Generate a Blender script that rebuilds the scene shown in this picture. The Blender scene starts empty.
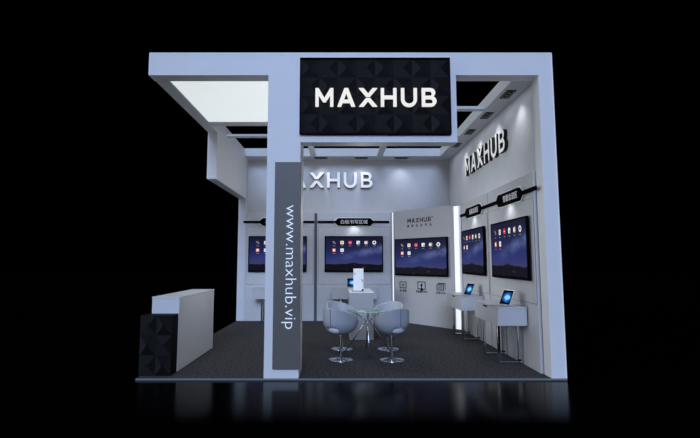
import bpy, bmesh, math, random
from mathutils import Vector, Matrix
random.seed(4)
scene = bpy.context.scene
C = scene.collection
PI = math.pi
R = math.radians

# ------------------------------------------------------------------ materials
def s2l(c):
    return tuple(((v/255)/12.92 if v/255 <= .04045 else ((v/255+.055)/1.055)**2.4) for v in c)

def mat(name, rgb, rough=.5, metal=0, var=.0, scale=8, spec=.5, bump=0, emit=None, estr=0):
    m = bpy.data.materials.new(name); m.use_nodes = True
    nt = m.node_tree; b = nt.nodes['Principled BSDF']
    col = s2l(rgb)
    b.inputs['Roughness'].default_value = rough
    b.inputs['Metallic'].default_value = metal
    b.inputs['Specular IOR Level'].default_value = spec
    tc = nt.nodes.new('ShaderNodeTexCoord')
    nz = nt.nodes.new('ShaderNodeTexNoise'); nz.inputs['Scale'].default_value = scale; nz.inputs['Detail'].default_value = 3
    nt.links.new(tc.outputs['Object'], nz.inputs['Vector'])
    rp = nt.nodes.new('ShaderNodeValToRGB')
    rp.color_ramp.elements[0].position = .3; rp.color_ramp.elements[1].position = .7
    rp.color_ramp.elements[0].color = tuple(max(0, v*(1-var)) for v in col)+(1,)
    rp.color_ramp.elements[1].color = tuple(min(1, v*(1+var)) for v in col)+(1,)
    nt.links.new(nz.outputs['Fac'], rp.inputs['Fac'])
    nt.links.new(rp.outputs['Color'], b.inputs['Base Color'])
    if bump:
        bp = nt.nodes.new('ShaderNodeBump'); bp.inputs['Strength'].default_value = bump; bp.inputs['Distance'].default_value = .01
        nt.links.new(nz.outputs['Fac'], bp.inputs['Height']); nt.links.new(bp.outputs['Normal'], b.inputs['Normal'])
    if emit:
        b.inputs['Emission Color'].default_value = s2l(emit)+(1,)
        b.inputs['Emission Strength'].default_value = estr
    return m

M = {}
M['frame'] = mat('frame_paint', (226, 228, 232), .5, var=.015, scale=3)
M['wall'] = mat('wall_paint', (205, 208, 214), .6, var=.03, scale=5)
M['board'] = mat('board_laminate', (194, 195, 199), .5, var=.035, scale=9)
M['wood'] = mat('white_lacquer', (214, 216, 220), .4, var=.01)
M['desk'] = mat('desk_lacquer', (184, 186, 190), .4, var=.01)
M['corner'] = mat('corner_laminate', (164, 164, 166), .5, var=.03, scale=9)
M['wallb'] = mat('back_wall_paint', (192, 192, 194), .6, var=.03, scale=4)
M['plinth'] = mat('plinth_lacquer', (158, 159, 163), .5, var=.01)
M['bright'] = mat('bright_white', (245, 246, 246), .4, var=.005)
M['gap'] = mat('shadow_gap', (120, 123, 130), .7, var=.03)
M['seam'] = mat('seam_dark', (84, 88, 102), .7, var=.03)
M['beam'] = mat('beam_paint', (190, 193, 197), .6, var=.02)
M['edge'] = mat('edge_metal', (118, 122, 128), .5, metal=.0, var=.02)
M['black'] = mat('black_plastic', (3, 3, 3), .7, var=.1, spec=.02)
M['blackm'] = mat('black_matte', (7, 7, 8), .8, var=.1, spec=.1)
M['bezel'] = mat('bezel_black', (4, 4, 6), .7, var=.05, spec=.03)
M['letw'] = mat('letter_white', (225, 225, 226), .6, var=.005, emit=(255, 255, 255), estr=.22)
M['letws'] = mat('sign_letter_white', (140, 138, 134), .6, var=.005, emit=(255, 250, 240), estr=.74)  # warm glow added over a grey base, keeps letters white under blue light
M['lets'] = mat('letter_side', (8, 8, 9), .7, var=.05)
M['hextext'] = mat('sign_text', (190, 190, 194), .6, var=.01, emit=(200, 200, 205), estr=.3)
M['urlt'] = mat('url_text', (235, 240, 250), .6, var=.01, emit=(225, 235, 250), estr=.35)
M['print'] = mat('print_black', (8, 8, 11), .8, var=.05, spec=.1)
M['grey'] = mat('slate_grey', (96, 94, 90), .5, var=.02, scale=4)
M['chrome'] = mat('chrome', (205, 208, 212), .12, metal=1, var=.01)
M['chair'] = mat('chair_shell', (160, 164, 172), .45, var=.015)
M['seat'] = mat('seat_pad', (248, 248, 248), .6, var=.02)
M['silver'] = mat('silver', (190, 190, 188), .3, metal=.5, var=.02)
M['traygrey'] = mat('tray_grey', (150, 145, 142), .5, var=.05)
M['led'] = mat('led_white', (120, 120, 122), .6, emit=(240, 245, 252), estr=.95)
M['diffuser'] = mat('diffuser', (240, 243, 243), .6, var=.005, emit=(226, 234, 235), estr=.8)
M['lens'] = mat('lamp_lens', (60, 60, 62), .3, emit=(255, 250, 240), estr=.12)
for i, c in enumerate([(33, 32, 33), (14, 14, 15), (24, 24, 25), (9, 9, 10)]):  # facet shading painted in as four blacks, on top of the real relief
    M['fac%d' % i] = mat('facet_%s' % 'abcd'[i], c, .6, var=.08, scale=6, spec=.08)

def carpet():
    m = mat('carpet', (68, 67, 68), .95, var=.5, scale=25, spec=.05, bump=.5)
    return m
M['carpet'] = carpet()

def gloss_ground():
    m = bpy.data.materials.new('gloss_floor'); m.use_nodes = True
    nt = m.node_tree; b = nt.nodes['Principled BSDF']
    b.inputs['Base Color'].default_value = (.0006, .0006, .0008, 1)
    tc = nt.nodes.new('ShaderNodeTexCoord'); nz = nt.nodes.new('ShaderNodeTexNoise')
    nz.inputs['Scale'].default_value = .8
    nt.links.new(tc.outputs['Object'], nz.inputs['Vector'])
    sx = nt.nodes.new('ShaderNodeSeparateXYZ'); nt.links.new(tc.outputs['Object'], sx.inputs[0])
    # fading reflection painted into the specular level, gone farther from the booth
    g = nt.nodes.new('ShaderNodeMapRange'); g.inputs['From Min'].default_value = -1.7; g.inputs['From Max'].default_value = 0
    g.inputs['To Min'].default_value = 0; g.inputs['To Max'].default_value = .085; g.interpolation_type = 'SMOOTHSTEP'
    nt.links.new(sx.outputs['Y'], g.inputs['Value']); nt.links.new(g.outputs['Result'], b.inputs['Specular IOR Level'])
    mr = nt.nodes.new('ShaderNodeMapRange'); mr.inputs['To Min'].default_value = .13; mr.inputs['To Max'].default_value = .17
    nt.links.new(nz.outputs['Fac'], mr.inputs['Value']); nt.links.new(mr.outputs['Result'], b.inputs['Roughness'])
    return m
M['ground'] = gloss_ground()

def glass():
    m = bpy.data.materials.new('green_glass'); m.use_nodes = True
    nt = m.node_tree; b = nt.nodes['Principled BSDF']
    nz = nt.nodes.new('ShaderNodeTexNoise'); nz.inputs['Scale'].default_value = 2
    rp = nt.nodes.new('ShaderNodeValToRGB')
    rp.color_ramp.elements[0].color = (.55, .80, .68, 1); rp.color_ramp.elements[1].color = (.62, .86, .74, 1)
    nt.links.new(nz.outputs['Fac'], rp.inputs['Fac']); nt.links.new(rp.outputs['Color'], b.inputs['Base Color'])
    b.inputs['Transmission Weight'].default_value = .75
    b.inputs['Roughness'].default_value = .08; b.inputs['IOR'].default_value = 1.3
    return m
M['glass'] = glass()

def nightsky():
    m = bpy.data.materials.new('night_sky_screen'); m.use_nodes = True
    nt = m.node_tree; N = nt.nodes; L = nt.links
    b = N['Principled BSDF']; b.inputs['Base Color'].default_value = (.002, .002, .004, 1); b.inputs['Roughness'].default_value = .5; b.inputs['Specular IOR Level'].default_value = .04
    tc = N.new('ShaderNodeTexCoord'); sp = N.new('ShaderNodeSeparateXYZ'); L.new(tc.outputs['Generated'], sp.inputs[0])
    u, v = sp.outputs['X'], sp.outputs['Z']
    def math_(op, a, bb=None, c=None):
        n = N.new('ShaderNodeMath'); n.operation = op
        for i, q in enumerate((a, bb, c)):
            if q is None: continue
            if isinstance(q, (int, float)): n.inputs[i].default_value = q
            else: L.new(q, n.inputs[i])
        return n.outputs[0]
    rp = N.new('ShaderNodeValToRGB'); e = rp.color_ramp.elements
    e[0].position = .18; e[0].color = s2l((62, 66, 112))+(1,)
    e[1].position = 1; e[1].color = s2l((22, 24, 50))+(1,)
    q = rp.color_ramp.elements.new(.34); q.color = s2l((48, 56, 118))+(1,)
    q = rp.color_ramp.elements.new(.6); q.color = s2l((32, 38, 86))+(1,)
    L.new(v, rp.inputs['Fac'])
    # milky streak: a soft band rising to the right
    d = math_('SUBTRACT', v, math_('MULTIPLY_ADD', u, .38, .28))
    g = math_('POWER', 2.718, math_('MULTIPLY', math_('MULTIPLY', d, d), -90))
    nz = N.new('ShaderNodeTexNoise'); nz.inputs['Scale'].default_value = 5; nz.inputs['Detail'].default_value = 5
    L.new(tc.outputs['Generated'], nz.inputs['Vector'])
    g = math_('MULTIPLY', g, math_('MULTIPLY', math_('POWER', nz.outputs['Fac'], 2.2), math_('POWER', u, 1.3)))
    add = N.new('ShaderNodeMixRGB'); add.blend_type = 'ADD'; L.new(math_('MULTIPLY', g, 1.1), add.inputs['Fac'])
    L.new(rp.outputs['Color'], add.inputs['Color1']); add.inputs['Color2'].default_value = s2l((150, 170, 235))+(1,)
    # dark ridge at the bottom
    n1 = N.new('ShaderNodeTexNoise'); n1.noise_dimensions = '1D'; n1.inputs['Scale'].default_value = 6; n1.inputs['Detail'].default_value = 5
    L.new(u, n1.inputs['W'])
    dd = math_('SUBTRACT', u, .5)
    peak = math_('MULTIPLY', math_('POWER', 2.718, math_('MULTIPLY', math_('MULTIPLY', dd, dd), -60)), .05)
    h = math_('ADD', math_('MULTIPLY_ADD', n1.outputs['Fac'], .10, .13), peak)
    mask = math_('LESS_THAN', v, h)
    n2 = N.new('ShaderNodeTexNoise'); n2.inputs['Scale'].default_value = 9; n2.inputs['Detail'].default_value = 2
    L.new(tc.outputs['Generated'], n2.inputs['Vector'])
    r2 = N.new('ShaderNodeValToRGB'); r2.color_ramp.elements[0].position = .6; r2.color_ramp.elements[0].color = s2l((17, 16, 26))+(1,)
    r2.color_ramp.elements[1].position = .8; r2.color_ramp.elements[1].color = s2l((90, 48, 58))+(1,)
    L.new(n2.outputs['Fac'], r2.inputs['Fac'])
    mx = N.new('ShaderNodeMixRGB'); L.new(mask, mx.inputs['Fac']); L.new(add.outputs[0], mx.inputs['Color1']); L.new(r2.outputs[0], mx.inputs['Color2'])
    L.new(mx.outputs[0], b.inputs['Emission Color']); b.inputs['Emission Strength'].default_value = .8
    return m
M['screen'] = nightsky()

def bluescreen():
    m = bpy.data.materials.new('blue_tablet_screen'); m.use_nodes = True
    nt = m.node_tree; N = nt.nodes; L = nt.links; b = N['Principled BSDF']
    b.inputs['Base Color'].default_value = (.003, .003, .006, 1); b.inputs['Roughness'].default_value = .5; b.inputs['Specular IOR Level'].default_value = .05
    tc = N.new('ShaderNodeTexCoord'); nz = N.new('ShaderNodeTexNoise'); nz.inputs['Scale'].default_value = 3.2; nz.inputs['Distortion'].default_value = 1.2
    L.new(tc.outputs['Generated'], nz.inputs['Vector'])
    vm = N.new('ShaderNodeVectorMath'); vm.operation = 'DISTANCE'; L.new(tc.outputs['Generated'], vm.inputs[0]); vm.inputs[1].default_value = (.62, .5, .5)
    mm = N.new('ShaderNodeMath'); mm.operation = 'MULTIPLY_ADD'; L.new(nz.outputs['Fac'], mm.inputs[0]); mm.inputs[1].default_value = -.55; L.new(vm.outputs['Value'], mm.inputs[2])
    rp = N.new('ShaderNodeValToRGB'); e = rp.color_ramp.elements
    e[0].position = .0; e[0].color = s2l((130, 225, 255))+(1,); e[1].position = .42; e[1].color = s2l((2, 6, 22))+(1,)
    q = e.new(.13); q.color = s2l((12, 100, 210))+(1,)
    L.new(mm.outputs[0], rp.inputs['Fac']); L.new(rp.outputs[0], b.inputs['Emission Color']); b.inputs['Emission Strength'].default_value = .95
    return m
M['tablet'] = bluescreen()
def icon(name, c): return mat(name, tuple(int(v*.4) for v in c), .6, emit=c, estr=.8)
M['ic_w'] = icon('icon_white', (240, 240, 240)); M['ic_r'] = icon('icon_red', (226, 30, 66)); M['ic_o'] = icon('icon_orange', (232, 96, 28))
M['ic_y'] = icon('icon_yellow', (240, 185, 50)); M['ic_g'] = icon('icon_grey', (150, 150, 150)); M['ic_t'] = icon('icon_tan', (190, 160, 115)); M['ic_k'] = icon('icon_black', (30, 30, 34))

# ------------------------------------------------------------------ geometry helpers
class MB:
    """collects shapes into one mesh; every face carries a material slot index"""
    def __init__(s): s.bm = bmesh.new()
    def _mi(s, faces, mi):
        for f in faces: f.material_index = mi
    def box(s, x0, x1, y0, y1, z0, z1, bev=0, mi=0, seg=1):
        t = bmesh.new()
        vs = [t.verts.new((x, y, z)) for x in (x0, x1) for y in (y0, y1) for z in (z0, z1)]
        for q in ((0, 1, 3, 2), (4, 6, 7, 5), (0, 4, 5, 1), (2, 3, 7, 6), (0, 2, 6, 4), (1, 5, 7, 3)): t.faces.new([vs[i] for i in q])
        bmesh.ops.recalc_face_normals(t, faces=t.faces)
        if bev: bmesh.ops.bevel(t, geom=list(t.edges), offset=bev, segments=seg, affect='EDGES', profile=.5)
        s.merge(t, mi); return s
    def merge(s, t, mi=0, mtx=None):
        if mtx: t.transform(mtx)
        mp = {v: s.bm.verts.new(v.co) for v in t.verts}
        for f in t.faces:
            try:
                g = s.bm.faces.new([mp[v] for v in f.verts]); g.material_index = mi if mi is not None else f.material_index; g.smooth = f.smooth
            except ValueError: pass
        t.free()
    def prism(s, pts, y0, y1, mi=0):
        """polygon in x-z extruded along y"""
        t = bmesh.new(); n = len(pts)
        a = [t.verts.new((p[0], y0, p[1])) for p in pts]; b = [t.verts.new((p[0], y1, p[1])) for p in pts]
        t.faces.new(a); t.faces.new(b[::-1])
        for i in range(n): t.faces.new((a[i], b[i], b[(i+1) % n], a[(i+1) % n]))
        bmesh.ops.recalc_face_normals(t, faces=t.faces); s.merge(t, mi); return s
    def flat(s, pts, y, mi=0):
        f = s.bm.faces.new([s.bm.verts.new((p[0], y, p[1])) for p in pts]); f.material_index = mi
        f.normal_update()
        if f.normal.y > 0: f.normal_flip()
        return s
    def tube(s, path, r, n=12, mi=0):
        t = bmesh.new(); P = [Vector(p) for p in path]; rings = []
        up = Vector((0, 0, 1)); ref = None
        for i, p in enumerate(P):
            d = ((P[min(i+1, len(P)-1)]-P[max(i-1, 0)])).normalized()
            if ref is None: ref = d.orthogonal().normalized()
            ref = (ref-d*ref.dot(d)).normalized(); w = d.cross(ref)
            rings.append([t.verts.new(p+(ref*math.cos(a)+w*math.sin(a))*r) for a in [2*PI*k/n for k in range(n)]])
        for i in range(len(rings)-1):
            for k in range(n):
                f = t.faces.new((rings[i][k], rings[i][(k+1) % n], rings[i+1][(k+1) % n], rings[i+1][k])); f.smooth = True
        t.faces.new(rings[0][::-1]); t.faces.new(rings[-1])
        bmesh.ops.recalc_face_normals(t, faces=t.faces); s.merge(t, mi); return s
    def lathe(s, prof, n=40, mi=0, cx=0, cy=0):
        t = bmesh.new(); rings = []
        for r, z in prof:
            rings.append([t.verts.new((cx, cy, z))] if r < 1e-5 else [t.verts.new((cx+r*math.cos(2*PI*k/n), cy+r*math.sin(2*PI*k/n), z)) for k in range(n)])
        for i in range(len(rings)-1):
            a, b = rings[i], rings[i+1]
            for k in range(n):
                q = [a[k % len(a)], a[(k+1) % len(a)], b[(k+1) % len(b)], b[k % len(b)]]
                u = []
                for v in q:
                    if v not in u: u.append(v)
                if len(u) > 2:
                    f = t.faces.new(u); f.smooth = True
        bmesh.ops.recalc_face_normals(t, faces=t.faces); s.merge(t, mi); return s
    def build(s, name, mats, parent=None, local=False, smooth_angle=None):
        if not isinstance(mats, (list, tuple)): mats = [mats]
        if parent is not None and not local:   # given in world coordinates under an unrotated parent
            s.bm.transform(Matrix.Translation(-parent.location))
        me = bpy.data.meshes.new(name); s.bm.to_mesh(me); s.bm.free()
        for m in mats: me.materials.append(m)
        o = bpy.data.objects.new(name, me); C.objects.link(o)
        if parent is not None: o.parent = parent
        return o

def tag(o, label, cat, group=None, kind=None):
    o['label'] = label; o['category'] = cat
    if group: o['group'] = group
    if kind: o['kind'] = kind
    return o
def thing(name, label, cat, loc, rz=0, group=None):
    o = bpy.data.objects.new(name, None); C.objects.link(o); o.empty_display_size = .1
    o.location = loc; o.rotation_euler = (0, 0, rz)
    return tag(o, label, cat, group)
def struct(name, mb, m, label=None):
    o = mb.build(name, m); o['kind'] = 'structure'
    if label: o['label'] = label
    return o
def dup(root, loc, rz, label):
    r = root.copy(); C.objects.link(r); r.location = loc; r.rotation_euler = (0, 0, rz); r['label'] = label
    for ch in list(root.children):
        c = ch.copy(); C.objects.link(c); c.parent = r
        for g in list(ch.children):
            d = g.copy(); C.objects.link(d); d.parent = c
    return r

def curve_mesh(polys, ext):
    """2-D outlines (with holes) filled and extruded; returns a bmesh in the x-y plane, front at +z"""
    cu = bpy.data.curves.new('tmp', 'CURVE'); cu.dimensions = '2D'; cu.fill_mode = 'BOTH'; cu.extrude = ext
    for p in polys:
        sp = cu.splines.new('POLY'); sp.points.add(len(p)-1)
        for q, (x, y) in zip(sp.points, p): q.co = (x, y, 0, 1)
        sp.use_cyclic_u = True
    return obj2bm(bpy.data.objects.new('tmp', cu))
def text_mesh(body, size, ext=.002, offset=0, spacing=1, center=True):
    cu = bpy.data.curves.new('tmp', 'FONT'); cu.body = body; cu.size = size; cu.extrude = ext; cu.offset = offset; cu.space_character = spacing
    cu.resolution_u = 4
    return obj2bm(bpy.data.objects.new('tmp', cu), center)
def obj2bm(o, center=False):
    C.objects.link(o); bpy.context.view_layer.update()
    dg = bpy.context.evaluated_depsgraph_get()
    me = bpy.data.meshes.new_from_object(o.evaluated_get(dg))
    b = bmesh.new(); b.from_mesh(me)
    bpy.data.meshes.remove(me); d = o.data; bpy.data.objects.remove(o); bpy.data.curves.remove(d)
    for f in b.faces: f.smooth = False
    if center:
        xs = [v.co.x for v in b.verts]; ys = [v.co.y for v in b.verts]
        bmesh.ops.translate(b, vec=(-(min(xs)+max(xs))/2, -(min(ys)+max(ys))/2, 0), verts=b.verts)
    return b
def bounds(b):
    xs = [v.co.x for v in b.verts]; ys = [v.co.y for v in b.verts]
    return min(xs), max(xs), min(ys), max(ys)
STAND = Matrix.Rotation(R(90), 4, 'X')        # x-y drawing -> x-z, front (+z) looks to -y
def fit_text(body, w, h, x, z, y, ext=.002, offset=0):
    """text scaled to w by h (metres), centred on x, z, front looking to -y at depth y"""
    b = text_mesh(body, 1, .01, offset)
    x0, x1, y0, y1 = bounds(b)
    b.transform(Matrix.Translation((x, y, z)) @ STAND @ Matrix.Diagonal((w/(x1-x0), h/(y1-y0), ext/.01, 1)))
    return b

# the six letters of the logo, unit height
def arc(cx, cy, rx, ry, a0, a1, n=10): return [(cx+rx*math.cos(R(a0+(a1-a0)*i/n)), cy+ry*math.sin(R(a0+(a1-a0)*i/n))) for i in range(n+1)]
def logo_letters(t=.172):
    s = {}
    s['M'] = (0, [[(0, 0), (t, 0), (t, .62), (.405, .24), (.545, .24), (.95-t, .62), (.95-t, 0), (.95, 0), (.95, 1), (.95-t*.95, 1), (.475, .46), (t*.95, 1), (0, 1)]])
    s['A'] = (1.16, [[(0, 0), (.2, 0), (.275, .2), (.665, .2), (.74, 0), (.94, 0), (.57, 1), (.37, 1)], [(.345, .37), (.595, .37), (.47, .73)]])
    s['X'] = (2.32, [[(-.02, 1), (.36, .54), (.57, .54), (.95, 1), (.70, 1), (.465, .70), (.23, 1)], [(-.02, 0), (.23, 0), (.465, .30), (.70, 0), (.95, 0), (.57, .46), (.36, .46)]])
    s['H'] = (3.46, [[(0, 0), (t, 0), (t, .41), (.83-t, .41), (.83-t, 0), (.83, 0), (.83, 1), (.83-t, 1), (.83-t, .59), (t, .59), (t, 1), (0, 1)]])
    s['U'] = (4.53, [[(0, 1)]+arc(.42, .40, .42, .42, 180, 360, 16)+[(.84, 1), (.84-t, 1)]+arc(.42, .40, .42-t, .42-t, 360, 180, 14)+[(t, 1)]])
    s['B'] = (5.63, [[(0, 0), (.46, 0)]+arc(.47, .285, .30, .285, -90, 60, 9)+arc(.44, .745, .27, .255, -35, 90, 8)+[(0, 1)],
                     [(t, .16)]+arc(.46, .285, .12, .125, -90, 90, 6)+[(t, .41)], [(t, .58)]+arc(.43, .71, .105, .13, -90, 90, 6)+[(t, .84)]])
    return s
LOGO = logo_letters()

# ------------------------------------------------------------------ setting
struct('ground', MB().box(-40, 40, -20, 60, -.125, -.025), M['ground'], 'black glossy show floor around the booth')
struct('floor', MB().box(-3.0, 3.0, .0, 6.3, -.025, 0), M['carpet'], 'charcoal carpet inside the booth')
struct('trim_1', MB().box(-3.0, 3.0, -.015, 0, -.024, .0, .003), M['edge'], 'grey metal edge of the platform')
HB = 4.376; HT = 4.72; ZC = 4.50
wf = MB()
wf.prism([(-.737, HB), (-.737, 3.358), (1.562, 3.358), (1.562, HB), (2.79, HB), (2.79, 0.001), (2.99, 0.001), (2.99, HT-.012), (-2.99, HT-.012), (-2.99, HB)], 0, .22)
struct('wall_front', wf, M['frame'], 'pale blue white booth front frame')
struct('pillar', MB().box(-1.222, -.737, 0, .55, 0.001, HB), M['frame'], 'white front pillar')
tr = MB().box(-3.0, 3.0, -.005, .22, HT-.012, HT+.003)  # bright strips added to paint the edge highlight of the frame
tr.box(2.99, 3.002, -.005, .22, .001, HT-.012)
tr.box(-3.002, -2.99, -.005, .22, HB, HT-.012)
struct('edge_highlight', tr, M['bright'], 'painted highlight along the edges of the front frame')
cf = MB()
cf.box(-3, -2.775, .22, 2.95, HB, HT, .012)
cf.box(-2.775, -1.0, 2.25, 2.48, HB, HT)
cf.box(-1.0, -.9, .22, 2.48, HB, HT)
struct('canopy_frame', cf, M['frame'])
wl = MB().box(-3, -2.79, 2.95, 5.95, 3.365, HT, .012)
struct('wall_left', wl, M['frame'], 'white hanging side wall')
struct('wall_left_post', MB().box(-3, -2.79, 5.95, 6.25, 0, HT, .008), M['wall'])
struct('wall_back', MB().box(-2.79, 2.96, 6.12, 6.25, 0, HT), M['wallb'], 'upper back wall')
struct('wall_right', MB().box(2.96, 3.0, .22, 6.25, 0, HT), M['wall'], 'upper right wall')
struct('ceiling_right', MB().box(2.596, 2.96, .22, 6.12, ZC, HT, .004), M['beam'], 'ceiling strip along the right wall')
struct('ceiling_back', MB().box(-2.79, 2.596, 5.60, 6.12, ZC, HT, .004), M['beam'], 'ceiling strip along the back wall')
struct('ceiling_beam', MB().box(-2.79, 2.596, 3.64, 3.80, ZC, ZC+.045, .003), M['beam'])
struct('ceiling_beam', MB().box(-.73, 2.596, 1.817, 1.955, ZC, ZC+.055, .003), M['beam'])
struct('ceiling_beam', MB().box(-.97, -.83, 2.48, 5.60, ZC+.004, ZC+.05, .003), M['beam'])
struct('ceiling_beam', MB().box(.855, 1.02, .22, 5.60, ZC+.004, ZC+.05, .003), M['beam'])

# canopy light box
t = thing('ceiling_light_panel', 'large glowing white light panel set in the underside of the left canopy', 'light', (-1.88, 1.24, HB+.03))
MB().box(-2.772, -1.003, .225, 2.247, HB+.012, HB+.03).build('diffuser', M['diffuser'], t)
fr = MB()
for q in ((-2.774, -2.768, .222, 2.248), (-1.007, -1.001, .222, 2.248), (-2.768, -1.007, .222, .228), (-2.768, -1.007, 2.242, 2.248)): fr.box(*q, HB+.002, HB+.012)
fr.build('panel_frame', M['frame'], t)

# ------------------------------------------------------------------ downlights (+ their lamps)
def make_downlight(label, group):
    t = thing('downlight', label, 'downlight', (0, 0, 0), 0, group)
    f = MB()
    for q in ((-.185, .185, -.078, -.066), (-.185, .185, .066, .078), (-.185, -.17, -.066, .066), (.17, .185, -.066, .066)): f.box(*q, -.012, 0)
    f.build('trim_frame', M['black'], t, local=True)
    MB().box(-.17, .17, -.066, .066, -.003, 0).build('face_plate', M['traygrey'], t, local=True)
    MB().box(-.14, .13, -.045, .045, -.008, -.0032).build('baffle', M['blackm'], t, local=True)
    for x in (-.065, .055):
        MB().lathe([(0, -.010), (.016, -.010), (.02, -.0085), (0, -.0085)], 20, cx=x).build('lamp', M['lens'], t, local=True)
    return t
RW = 'downlights along the right ceiling strip'; BW = 'downlights along the back ceiling strip'
spots = []
lab_r = ['black double downlight nearest the front in the right ceiling strip', 'second black downlight from the front in the right ceiling strip',
         'third black downlight from the front in the right ceiling strip', 'farthest black downlight in the right ceiling strip beside the header corner']
proto = None
for y, l in zip((1.066, 2.184, 3.31, 4.436), lab_r):
    if proto is None:
        proto = make_downlight(l, RW); proto.location = (2.742, y, ZC); proto.rotation_euler.z = R(90)
    else: dup(proto, (2.742, y, ZC), R(90), l)
    spots.append((2.742, y, 'r'))
lab_b = ['black downlight in the back ceiling strip hidden left behind the pillar', 'black downlight in the back ceiling strip above the letter X of the back wall sign',
         'black downlight in the back ceiling strip above the letter B of the back wall sign', 'black downlight in the back ceiling strip nearest the right corner']
for x, l in zip((-.70, .43, 1.555), lab_b[1:]):
    d = dup(proto, (x, 5.803, ZC), 0, l); d['group'] = BW
for x in (-1.83, -.70, .43, 1.555): spots.append((x, 5.803, 'b'))
for x, y, k in spots:
    li = bpy.data.lights.new('spot', 'SPOT'); li.energy = 16 if k == 'r' else 13; li.color = (1, 1, 1) if k == 'r' else (.92, .95, 1)
    li.spot_size = R(104); li.spot_blend = 1; li.shadow_soft_size = .05
    o = bpy.data.objects.new('spot_light', li); C.objects.link(o); o.location = (x, y, ZC-.03)
    d = Vector((.06, 0, -1)) if k == 'r' else Vector((0, .18, -1))
    o.rotation_euler = d.to_track_quat('-Z', 'Y').to_euler()

# ------------------------------------------------------------------ faceted panels
def facets(mb, x0, z0, nx, nz, sx, sz, y, depth):
    for i in range(nx):
        for j in range(nz):
            def P(u, v, k): return mb.bm.verts.new((x0+(i+u)*sx, y-depth*k, z0+(j+v)*sz))
            par = (i+j) % 2
            L_ = [(0, 0, 0), (0, 1, 0), (.32, .68, .7), (.41, .57, 1), (.41, .43, 1), (.32, .32, .7)]
            B_ = [(0, 0, 0), (.32, .32, .7), (.41, .43, 1), (.5, .5, 1), (.59, .43, 1), (.68, .32, .7), (1, 0, 0)]
            MID = [(.41, .43, 1), (.41, .57, 1), (.5, .5, 1)]
            R_ = [(1-a, b, k) for a, b, k in L_[::-1]]; T_ = [(a, 1-b, k) for a, b, k in B_[::-1]]
            MR = [(1-a, b, k) for a, b, k in MID[::-1]]
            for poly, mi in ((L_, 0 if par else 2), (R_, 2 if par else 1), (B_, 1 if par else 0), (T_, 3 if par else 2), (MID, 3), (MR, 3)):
                f = mb.bm.faces.new([P(*q) for q in poly[::-1]]); f.material_index = mi
                f.normal_update()
                if f.normal.y > 0: f.normal_flip()
FM = [M['fac0'], M['fac1'], M['fac2'], M['fac3']]

t = thing('sign_board', 'black faceted sign board with large white lettering on the front header', 'sign', (.358, -.05, 3.47))
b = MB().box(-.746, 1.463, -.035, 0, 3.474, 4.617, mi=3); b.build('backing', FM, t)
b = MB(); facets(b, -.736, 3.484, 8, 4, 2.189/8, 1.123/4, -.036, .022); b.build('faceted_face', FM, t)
fr = MB()
for q in ((-.75, -.735, 3.47, 4.621), (1.452, 1.467, 3.47, 4.621), (-.735, 1.452, 3.47, 3.485), (-.735, 1.452, 4.606, 4.621)): fr.box(q[0], q[1], -.058, -.034, q[2], q[3])
fr.build('rim', M['blackm'], t)
def add_logo(parent, ox, oy, oz, h, depth, mats, name='letter', world=True, sx=1):
    for k, (dx, polys) in LOGO.items():
        bm = curve_mesh(polys, depth/2/h)
        bm.transform(Matrix.Translation((ox, oy, oz)) @ STAND @ Matrix.Diagonal((h*sx, h, h, 1)) @ Matrix.Translation((dx, 0, 0)))
        for f in bm.faces: f.normal_update()
        for f in bm.faces: f.material_index = 0 if abs(f.normal.y) > .9 else 1
        mb = MB(); mb.merge(bm, None); mb.build(name, mats, parent, local=not world)
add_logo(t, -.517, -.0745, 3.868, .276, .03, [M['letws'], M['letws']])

# grey url banner on the pillar
t = thing('banner_panel', 'tall slate grey panel with a vertical web address on the front pillar', 'banner', (-.91, -.002, .128))
MB().box(-1.101, -.722, -.032, -.001, .128, 3.057, .004).build('panel', M['grey'], t)
b = text_mesh('www.maxhub.vip', 1, .01, -.012)
x0, x1, y0, y1 = bounds(b)
zt, zb = 2.428, .681
mt = Matrix.Translation((-.8775, -.0345, (zt+zb)/2)) @ STAND @ Matrix.Rotation(R(-90), 4, 'Z') @ Matrix.Diagonal(((zt-zb)/(x1-x0), (.205)/(y1-y0), .15, 1))
b.transform(mt); m_ = MB(); m_.merge(b, 0); m_.build('web_address', M['urlt'], t)

# wall lettering
t = thing('wall_lettering', 'raised white letters with dark sides on the upper back wall', 'wall sign', (-.65, 6.12, 3.68))
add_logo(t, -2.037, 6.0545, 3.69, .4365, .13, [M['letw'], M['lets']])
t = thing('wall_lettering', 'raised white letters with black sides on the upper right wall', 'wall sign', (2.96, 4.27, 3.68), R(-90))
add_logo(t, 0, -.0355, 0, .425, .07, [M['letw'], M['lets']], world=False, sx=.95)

# ------------------------------------------------------------------ display panels (2 m wall units), local x to the viewer's right, front at y=0
def make_panel(W, label, loc, rz, board=True, H=2.98, m='board'):
    t = thing('exhibition_wall_unit', label, 'wall panel', loc, rz, 'wall panels around the booth')
    MB().box(0, W, 0, .165, 0, H, .004).build('carcass', M[m], t, local=True)
    if board:
        MB().box(.032, W-.022, -.003, -.0005, .985, 2.583).build('shadow_gap', M['gap'], t, local=True)
        MB().box(.04, W-.03, -.012, -.0035, .993, 2.575, .003).build('backing_board', M['board'], t, local=True)
    return t
p0 = make_panel(1.912, 'white wall panel left of the dark seam, half behind the front pillar', (-2.79, 5.95, 0), 0)
make_panel(2.05, 'white wall panel with a zone sign and screen behind the white plinth', (-.798, 5.95, 0), 0)
AR = math.atan2(-1.4, 1.2)
MB().box(1.913, 1.991, .02, .16, 0, 2.96).build('gap_shade', M['seam'], p0, local=True)  # dark strip painted in for the shade inside the open gap
ap = make_panel(1.93, 'angled white corner panel with printed logo above its screen and pictograms below', (1.335, 5.933, 0), AR, board=False, H=3.0, m='corner')
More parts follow.
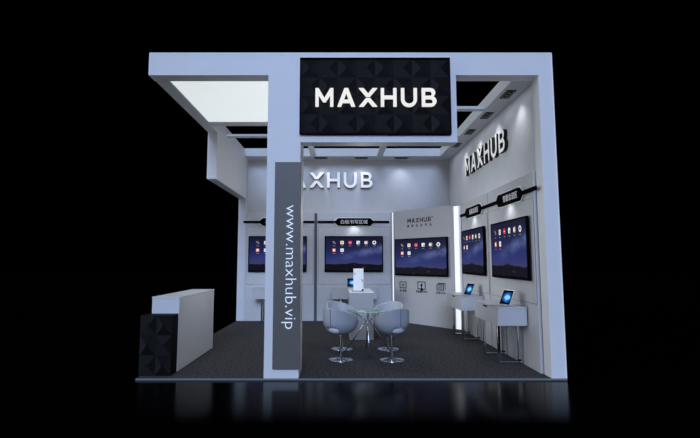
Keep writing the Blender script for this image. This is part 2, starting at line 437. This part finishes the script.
p0 = make_panel(1.88, 'farther white wall panel on the right wall beside the bright light strip', (2.757, 4.23, 0), R(-90))
MB().box(1.881, 1.914, .01, .16, 0, 2.96).build('gap_shade', M['seam'], p0, local=True)  # same painted shade in the gap between the right panels
make_panel(2.06, 'white wall panel on the right wall nearest the front column', (2.757, 2.315, 0), R(-90))
tag(ap, ap['label'], 'wall panel', 'wall panels around the booth')
# prints on the angled panel
ao = -.012
bm_all = MB()
for k, (dx, polys) in LOGO.items():
    bm = curve_mesh(polys, .02)
    bm.transform(Matrix.Translation((.50, -.002, 2.645)) @ STAND @ Matrix.Scale(.122, 4) @ Matrix.Translation((dx, 0, 0))); bm_all.merge(bm, 0)
bm = text_mesh('TM', .05, .001); bm.transform(Matrix.Translation((1.32, -.002, 2.755)) @ STAND); bm_all.merge(bm, 0)
bm_all.build('printed_logo', M['print'], ap, local=True)
for i, ch in enumerate('高效会议平台'):
    m_ = MB(); m_.merge(fit_text(ch, .075, .075, .52+i*.15, 2.565, -.001, offset=.015), 0); m_.build('slogan_character', M['print'], ap, local=True)
def ring(mb, x0, x1, z0, z1, w):
    mb.box(x0, x1, -.003, 0, z0, z0+w); mb.box(x0, x1, -.003, 0, z1-w, z1); mb.box(x0, x0+w, -.003, 0, z0+w, z1-w); mb.box(x1-w, x1, -.003, 0, z0+w, z1-w)
p = MB(); ring(p, .19, .43, .90, 1.08, .022); p.merge(fit_text('4K', .13, .08, .31, .99, -.001), 0); p.build('pictogram', M['print'], ap, local=True)
p = MB(); ring(p, .81, 1.07, .90, 1.10, .022)
p.lathe([(0, -.001), (.035, -.001), (.035, .002), (0, .002)], 20)
bmesh.ops.transform(p.bm, matrix=Matrix.Translation((.94, 0, 1.01)) @ STAND, verts=[v for v in p.bm.verts if abs(v.co.z) < .003 and abs(v.co.x) < .05])
p.prism([(.925, 1.0), (.955, 1.0), (.955, .93), (1.0, .915), (.985, .865), (.915, .865), (.895, .93), (.925, .92)], -.003, 0); p.build('pictogram', M['print'], ap, local=True)
p = MB(); ring(p, 1.42, 1.64, .90, 1.05, .02)
p.prism([(1.47, 1.06), (1.67, 1.06), (1.67, .93), (1.685, .93), (1.685, 1.085), (1.45, 1.085)], -.003, 0)
for z in (.94, .97, 1.0): p.box(1.46, 1.6, -.003, 0, z, z+.012)
p.build('pictogram', M['print'], ap, local=True)
for txt, x, w in (('4K 高清', .31, .25), ('智能触控书写', .94, .37), ('多屏互动', 1.54, .28)):
    m_ = MB(); m_.merge(fit_text(txt, w, .066, x, .842, -.001, offset=.012), 0); m_.build('printed_caption', M['print'], ap, local=True)

# vertical light strips at both ends of the angled panel
t = thing('light_strip', 'narrow glowing vertical strip left of the angled corner panel', 'light strip', (1.29, 5.96, 0), 0, 'vertical light strips')
MB().box(1.292, 1.325, 5.965, 6.0, 0.003, 2.98).build('light_tube', M['led'], t)
MB().box(1.255, 1.33, 6.0, 6.11, 0.003, 2.985).build('channel', M['gap'], t)
ex, ey = 1.335+1.93*math.cos(AR), 5.933+1.93*math.sin(AR)
t = thing('light_strip', 'wide glowing vertical strip between angled corner panel and right wall', 'light strip', (ex+.02, ey, 0), R(-49), 'vertical light strips')
MB().box(0.0, .13, .03, .05, 0.003, 2.97).build('light_tube', M['led'], t, local=True)
MB().box(0.0, .19, .05, .12, 0.003, 2.975).build('channel', M['frame'], t, local=True)

# ------------------------------------------------------------------ zone signs (hexagonal plate with side bars), origin plate centre
def make_hex(text, tw, tx, x0, x1, label, loc, rz):
    t = thing('zone_sign', label, 'sign', loc, rz, 'black hexagonal zone signs')
    hw, hh = .565, .105
    MB().prism([(-hw, 0), (-hw+.12, hh), (hw-.12, hh), (hw, 0), (hw-.12, -hh), (-hw+.12, -hh)], -.065, -.022).build('plate', M['black'], t, local=True)
    for a, b in ((x0, -hw+.03), (hw-.03, x1)):
        MB().box(a, b, -.045, -.018, -.03, .03).build('side_bar', M['black'], t, local=True)
    w = MB(); w.prism([(-hw-.035, 0), (-hw+.105, hh+.025), (hw-.105, hh+.025), (hw+.035, 0), (hw-.105, -hh-.025), (-hw+.105, -hh-.025)], -.022, -.017); w.build('backplate', M['bright'], t, local=True)
    m_ = MB(); m_.merge(fit_text(text, tw, .115, tx, 0, -.067), 0); m_.build('lettering', M['hextext'], t, local=True)
    li = bpy.data.lights.new('hex_spot', 'SPOT'); li.energy = 4; li.spot_size = R(125); li.spot_blend = 1; li.shadow_soft_size = .04; li.color = (.93, .96, 1)
    o = bpy.data.objects.new('sign_lamp', li); C.objects.link(o)
    c, s = math.cos(rz), math.sin(rz)
    o.location = (loc[0]+.20*s, loc[1]-.20*c, loc[2]-.08)
    o.rotation_euler = Vector((-.5*s, .5*c, -1)).to_track_quat('-Z', 'Y').to_euler()
    return t
make_hex('视频会议区域', .74, .0, -.98, .985, 'black hexagonal zone sign on the left back panel, mostly hidden by the pillar', (-1.865, 5.95, 2.712), 0)
make_hex('白板书写区域', .74, .0, -1.02, .97, 'black hexagonal zone sign on the back wall above the middle screen', (.233, 5.95, 2.712), 0)
make_hex('远程会议区', .62, .12, -1.04, .82, 'farther of the two black zone signs on the right wall', (2.757, 3.17, 2.70), R(-90))
make_hex('智能会议区', .62, .12, -1.16, 1.05, 'nearer of the two black zone signs on the right wall', (2.757, 1.14, 2.70), R(-90))

# ------------------------------------------------------------------ televisions, origin bottom centre of the back
def make_tv(label, loc, rz):
    t = thing('television', label, 'television', loc, rz, 'wall mounted screens')
    W, H = 1.611, .988
    MB().box(-W/2, W/2, -.06, -.018, 0, H, .004).build('casing', M['bezel'], t, local=True)
    MB().box(-.4, .4, -.018, 0, .2, .7).build('wall_mount', M['blackm'], t, local=True)
    s_ = MB().flat([(-W/2+.03, .045), (W/2-.03, .045), (W/2-.03, H-.03), (-W/2+.03, H-.03)], -.0612); s_.build('screen', M['screen'], t, local=True)
    mats = [M['ic_w'], M['ic_r'], M['ic_o'], M['ic_y'], M['ic_g'], M['ic_t'], M['ic_k']]
    y1, y2 = -.0618, -.0622
    def sq(ic, x, z, r, mi, y=y1, rr=.3):
        pts = []
        for cx, cz, a in ((1, 1, 0), (-1, 1, 90), (-1, -1, 180), (1, -1, 270)):
            for k in range(4): pts.append((x+cx*r*(1-rr)+r*rr*math.cos(R(a+30*k)), z+cz*r*(1-rr)+r*rr*math.sin(R(a+30*k))))
        ic.flat(pts, y, mi)
    r = .047
    for k in range(8):
        x, z = (-.548+.222*k, .806) if k < 6 else (-.548+.222*(k-6), .598)
        ic = MB()
        if k == 0: sq(ic, x, z, r, 6); ic.flat([(x-.045, z+.03), (x-.025, z+.045), (x+.045, z-.02), (x+.03, z-.04)], y2, 4)
        if k == 1: sq(ic, x, z, r, 0); sq(ic, x, z, .030, 3, y2, .6)
        if k == 2: sq(ic, x, z, r, 1); ic.flat([(x-.03, z+.006), (x+.03, z+.006), (x+.03, z-.006), (x-.03, z-.006)], y2, 0)
        if k == 3: sq(ic, x, z, r, 0); sq(ic, x+.022, z-.02, .02, 4, y2)
        if k == 4: sq(ic, x, z, r, 5); sq(ic, x-.018, z, .03, 0, y2)
        if k == 5: sq(ic, x, z, .054, 0, y1, 1); sq(ic, x, z, .026, 6, y2, 1)
        if k == 6: sq(ic, x, z, r, 2); sq(ic, x, z, .030, 0, y2)
        if k == 7: sq(ic, x, z, .046, 0); sq(ic, x, z, .014, 5, y2)
        ic.flat([(x-.035, z-.085), (x+.035, z-.085), (x+.035, z-.095), (x-.035, z-.095)], y1, 4)
        ic.build('app_icon', mats, t, local=True)
    return t
tv = make_tv('wall screen on the left back panel, mostly hidden behind the front pillar', (-1.885, 5.934, 1.33), 0)
dup(tv, (.22, 5.934, 1.33), 0, 'wall screen in the middle of the back wall above the white plinth')
nA = Vector((math.sin(AR), -math.cos(AR), 0)); dA = Vector((math.cos(AR), math.sin(AR), 0))
pc = Vector((1.335, 5.933, 0))+dA*.94
q = dup(tv, (pc.x, pc.y, 1.24), AR, 'wall screen on the angled corner panel under the printed logo'); q.scale = (1.075, 1, 1.0)
dup(tv, (2.741, 3.24, 1.335), R(-90), 'farther wall screen on the right wall')
dup(tv, (2.741, 1.185, 1.33), R(-90), 'nearer wall screen on the right wall, closest to the front column')

# ------------------------------------------------------------------ desks, origin on floor, local x along the wall, front at -y, back at y=0
def make_desk(label, loc, rz, L=1.2, D=.455):
    t = thing('console_desk', label, 'desk', loc, rz, 'white wall desks under the screens')
    MB().box(-L/2, L/2, -D, 0, .895, .917, .003).build('desktop', M['desk'], t, local=True)
    MB().box(-L/2+.004, L/2-.004, -D+.018, 0, .628, .8945, .003).build('case', M['desk'], t, local=True)
    d = MB().box(-L/2+.004, L/2-.004, -D+.002, -D+.0175, .628, .890, .002).build('drawer_front', M['desk'], t, local=True)
    MB().box(-.10, .10, -D-.002, -D+.0015, .862, .889, .002).build('handle_slot', M['blackm'], d, local=True)
    for x in (-.35, .35):
        f = MB()
        f.box(x-.022, x+.022, -D+.065, -D+.107, .002, .6275, .003)
        f.box(x-.022, x+.022, -.065, -.023, .002, .6275, .003)
        f.box(x-.022, x+.022, -D+.107, -.065, .004, .036, .003)
        l = f.build('sled_leg', M['chrome'], t, local=True)
        MB().box(x-.024, x+.024, -.067, -.021, .05, .075, .001).build('joint_collar', M['black'], l, local=True)
    return t
dk = make_desk('white console desk on the left back panel, partly hidden by the pillar', (-1.885, 5.933, 0), 0)
dup(dk, (.22, 5.933, 0), 0, 'white console desk on the back wall behind the white plinth')
dup(dk, (2.740, 3.31, 0), R(-90), 'farther white console desk with a tablet on the right wall')
dup(dk, (2.740, 1.22, 0), R(-90), 'nearer white console desk with a tablet on the right wall')

# tablets, origin bottom centre, leaning back
def make_tablet(label, loc, rz):
    t = thing('tablet', label, 'tablet', loc, rz, 'tablets on the desks')
    tilt = Matrix.Rotation(R(-24), 4, 'X')
    W, H = .275, .262
    def bl(mb, n, m):
        mb.bm.transform(Matrix.Translation((0, 0, .012)) @ tilt); return mb.build(n, m, t, local=True)
    bl(MB().box(-W/2, W/2, -.006, .006, 0, H, .004), 'casing', M['silver'])
    bl(MB().flat([(-W/2+.012, .012), (W/2-.012, .012), (W/2-.012, H-.012), (-W/2+.012, H-.012)], -.0066), 'bezel', M['black'])
    bl(MB().flat([(-W/2+.04, .038), (W/2-.04, .038), (W/2-.04, H-.038), (-W/2+.04, H-.038)], -.0072), 'screen', M['tablet'])
    k = MB().prism([(-.06, .006), (.06, .006), (.06, .018), (-.06, .018)], -.01, .10); k.build('kickstand_foot', M['silver'], t, local=True)
    m_ = MB(); m_.bm.verts.new; 
    m_.tube([(0, .058+.012, .14), (0, .10, .010)], .006, 8); m_.build('kickstand', M['silver'], t, local=True)
    MB().box(-.14, .14, -.16, -.02, .001, .009, .002).build('keyboard', M['traygrey'], t, local=True)
    return t
tb = make_tablet('tablet with a glowing blue screen on the nearer right desk', (2.455, .80, .917), R(-74))
dup(tb, (2.455, 2.87, .917), R(-74), 'tablet with a glowing blue screen on the farther right desk')
dup(tb, (.16, 5.68, .917), 0, 'tablet with a blue screen on the back desk, half hidden by the white upright box')

# ------------------------------------------------------------------ plinth and white upright box
t = thing('plinth', 'white rectangular plinth behind the glass table carrying a tall white box', 'plinth', (.288, 3.6, 0))
MB().box(.038, .54, 3.02, 4.25, 0, .965, .004).build('body', M['plinth'], t)
MB().box(.034, .544, 3.016, 4.254, .9655, .985, .003).build('top', M['bright'], t)
t = thing('display_box', 'tall white upright box with dark latches standing on the plinth', 'display box', (.24, 3.3, .985))
MB().box(.13, .345, 3.22, 3.36, .9965, 1.465, .006).build('body', M['bright'], t)
MB().box(.095, .315, 3.06, 3.38, .9855, .996, .002).build('base_plate', M['traygrey'], t)
MB().box(.300, .336, 3.08, 3.16, .9965, 1.035, .006).build('clip', M['black'], t)
b = MB(); b.prism([(.14, 1.365), (.15, 1.375), (.175, 1.35), (.165, 1.34)], 3.212, 3.2195); b.build('latch', M['black'], t)
b = MB(); b.prism([(.29, 1.235), (.30, 1.245), (.335, 1.20), (.325, 1.19)], 3.212, 3.2195); b.build('latch', M['black'], t)
MB().box(.308, .312, 3.216, 3.2195, 1.02, 1.19).build('edge_seam', M['traygrey'], t)

# ------------------------------------------------------------------ glass table
TC = (.335, 1.70)
t = thing('glass_table', 'round glass table on crossed chrome legs between four tub chairs', 'table', (TC[0], TC[1], 0))
MB().lathe([(0, .738), (.375, .738), (.382, .742), (.382, .747), (.375, .750), (0, .750)], 64).build('glass_top', M['glass'], t, local=True)
for a in (-90, 0, 90, 180):
    c, s = math.cos(R(a)), math.sin(R(a))
    rs = [(.42, .008), (.05, .53), (.035, .555), (.045, .58), (.25, .733)]
    MB().tube([(r*c, r*s, z) for r, z in rs], .011, 12).build('leg', M['chrome'], t, local=True)
    MB().lathe([(0, .7335), (.025, .7335), (.025, .7375), (0, .7375)], 20, cx=.255*c, cy=.255*s).build('support_pad', M['chrome'], t, local=True)
MB().lathe([(.0, .545), (.024, .545), (.024, .57), (0, .57)], 24).build('hub', M['chrome'], t, local=True)

# ------------------------------------------------------------------ tub chairs: local +x is the open front
def rad(z):
    if z < .66: return .295*math.sqrt(max(0, 1-((.66-z)/.245)**2))**.8
    return .295+.03*(z-.66)
def make_chair(label, loc, rz):
    t = thing('tub_chair', label, 'chair', loc, rz, 'white tub chairs around the glass table')
    bm = bmesh.new(); NP, NV = 96, 40; g = []
    for i in range(NP):
        ph = 2*PI*i/NP           # 0 at the back
        zr = .60+.262*((1+math.cos(ph))/2)**1.05
        row = []
        for j in range(NV+1):
            z = .415+(zr-.415)*(j/NV)**1.3
            r = rad(z) if j else 0.02
            row.append(bm.verts.new((-r*math.cos(ph), r*math.sin(ph), z)))
        g.append(row)
    for i in range(NP):
        for j in range(NV):
            f = bm.faces.new((g[i][j], g[(i+1) % NP][j], g[(i+1) % NP][j+1], g[i][j+1])); f.smooth = True
    bm.faces.new([g[i][0] for i in range(NP)])
    HA, HC, HH = .115, .515, .050
    kill = []
    for f in bm.faces:
        c = f.calc_center_median()
        if c.x < -.05 and (c.y/HA)**2+((c.z-HC)/HH)**2 < 1: kill.append(f)
    bmesh.ops.delete(bm, geom=kill, context='FACES')
    for v in [v for v in bm.verts if v.is_boundary and v.co.x < -.05 and (v.co.y/HA)**2+((v.co.z-HC)/HH)**2 < 2.2]:
        k = math.sqrt((v.co.y/HA)**2+((v.co.z-HC)/HH)**2)      # even out the rim of the hand hole
        y, z = v.co.y/k, HC+(v.co.z-HC)/k
        v.co = (-math.sqrt(max(1e-4, rad(z)**2-y*y)), y, z)
    bmesh.ops.recalc_face_normals(bm, faces=bm.faces)
    me = bpy.data.meshes.new('shell'); bm.to_mesh(me); bm.free(); me.materials.append(M['chair'])
    o = bpy.data.objects.new('shell', me); C.objects.link(o); o.parent = t
    so = o.modifiers.new('thickness', 'SOLIDIFY'); so.thickness = .035; so.offset = -1
    zs = [.568+(.855-.568)*k/16 for k in range(17)]
    MB().tube([(-rad(z)+.001, 0, z) for z in zs], .006, 8).build('back_seam', M['seam'], t, local=True)
    MB().lathe([(0, .455), (.13, .455), (.195, .48), (.215, .52), (.215, .55), (.12, .572), (0, .575)], 48).build('seat_cushion', M['seat'], t, local=True)
    MB().lathe([(0, .03), (.022, .03), (.022, .385), (.07, .40), (.07, .416), (0, .416)], 24).build('column', M['chrome'], t, local=True)
    MB().lathe([(0, .001), (.20, .001), (.203, .006), (.19, .012), (.10, .02), (.04, .032), (.022, .045), (0, .045)], 48).build('base_disc', M['chrome'], t, local=True)
    return t
def face_to(x, y): return math.atan2(TC[1]-y, TC[0]-x)+R(9 if (x < TC[0]) == (y < TC[1]) else -9)
ch = [(-.149, 1.178, 'front left white tub chair seen from behind, beside the glass table'), (.696, 1.155, 'front right white tub chair seen from behind, beside the glass table'),
      (-.123, 2.076, 'rear left white tub chair beyond the front left one'), (.728, 2.066, 'rear right white tub chair beyond the front right one')]
c0 = None
for x, y, l in ch:
    if c0 is None: c0 = make_chair(l, (x, y, 0), face_to(x, y))
    else: dup(c0, (x, y, 0), face_to(x, y), l)

# ------------------------------------------------------------------ reception counter
t = thing('reception_counter', 'long white reception counter at the left edge of the booth', 'counter', (-2.76, 1.27, 0))
MB().box(-2.966, -2.557, .36, 2.18, .002, 1.07, .006).build('body', M['wood'], t)
MB().box(-2.97, -2.553, .356, 2.184, 1.0705, 1.095, .004).build('countertop', M['wood'], t)
t = thing('black_plinth', 'low black faceted block in front of the white reception counter', 'counter', (-2.8, .22, 0))
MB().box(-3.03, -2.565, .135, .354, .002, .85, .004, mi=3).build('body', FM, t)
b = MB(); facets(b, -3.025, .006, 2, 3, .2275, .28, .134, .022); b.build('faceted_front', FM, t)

# ------------------------------------------------------------------ light
def sun(name, d, strength, col, ang):
    li = bpy.data.lights.new(name, 'SUN'); li.energy = strength; li.color = col; li.angle = R(ang)
    o = bpy.data.objects.new(name, li); C.objects.link(o); o.rotation_euler = Vector(d).to_track_quat('-Z', 'Y').to_euler(); o.location = (0, -8, 9)
sun('front_sun', (.03, 1, -.42), 2.1, (.485, .64, 1.0), 24)
sun('top_sun', (.12, .25, -1), .62, (.98, .99, 1.0), 110)
sun('left_sun', (1, .12, -.18), 1.3, (.90, .95, 1.0), 30)
for x, y, z, e in ((.4, 1.6, 2.0, 17), (.3, 3.2, 2.7, 15), (-1.9, 1.4, 1.9, 11), (-1.0, 4.3, 3.4, 13)):
    li = bpy.data.lights.new('fill', 'POINT'); li.energy = e; li.shadow_soft_size = 0; li.color = (.97, .985, 1)
    o = bpy.data.objects.new('interior_fill', li); C.objects.link(o); o.location = (x, y, z)

w = bpy.data.worlds.new('World'); scene.world = w; w.use_nodes = True
w.node_tree.nodes['Background'].inputs['Color'].default_value = (0, 0, 0, 1)
w.node_tree.nodes['Background'].inputs['Strength'].default_value = 0

scene.view_settings.view_transform = 'Standard'
scene.view_settings.look = 'None'

# ------------------------------------------------------------------ camera
cam = bpy.data.cameras.new('Camera'); co = bpy.data.objects.new('Camera', cam); C.objects.link(co)
cam.sensor_width = 36; cam.lens = 442.42/700*36; cam.shift_x = (350-340.35)/700
co.location = (-.1533, -6.3401, 1.6237); co.rotation_euler = (PI/2+.0952, 0, 0)
cam.clip_end = 200
scene.camera = co
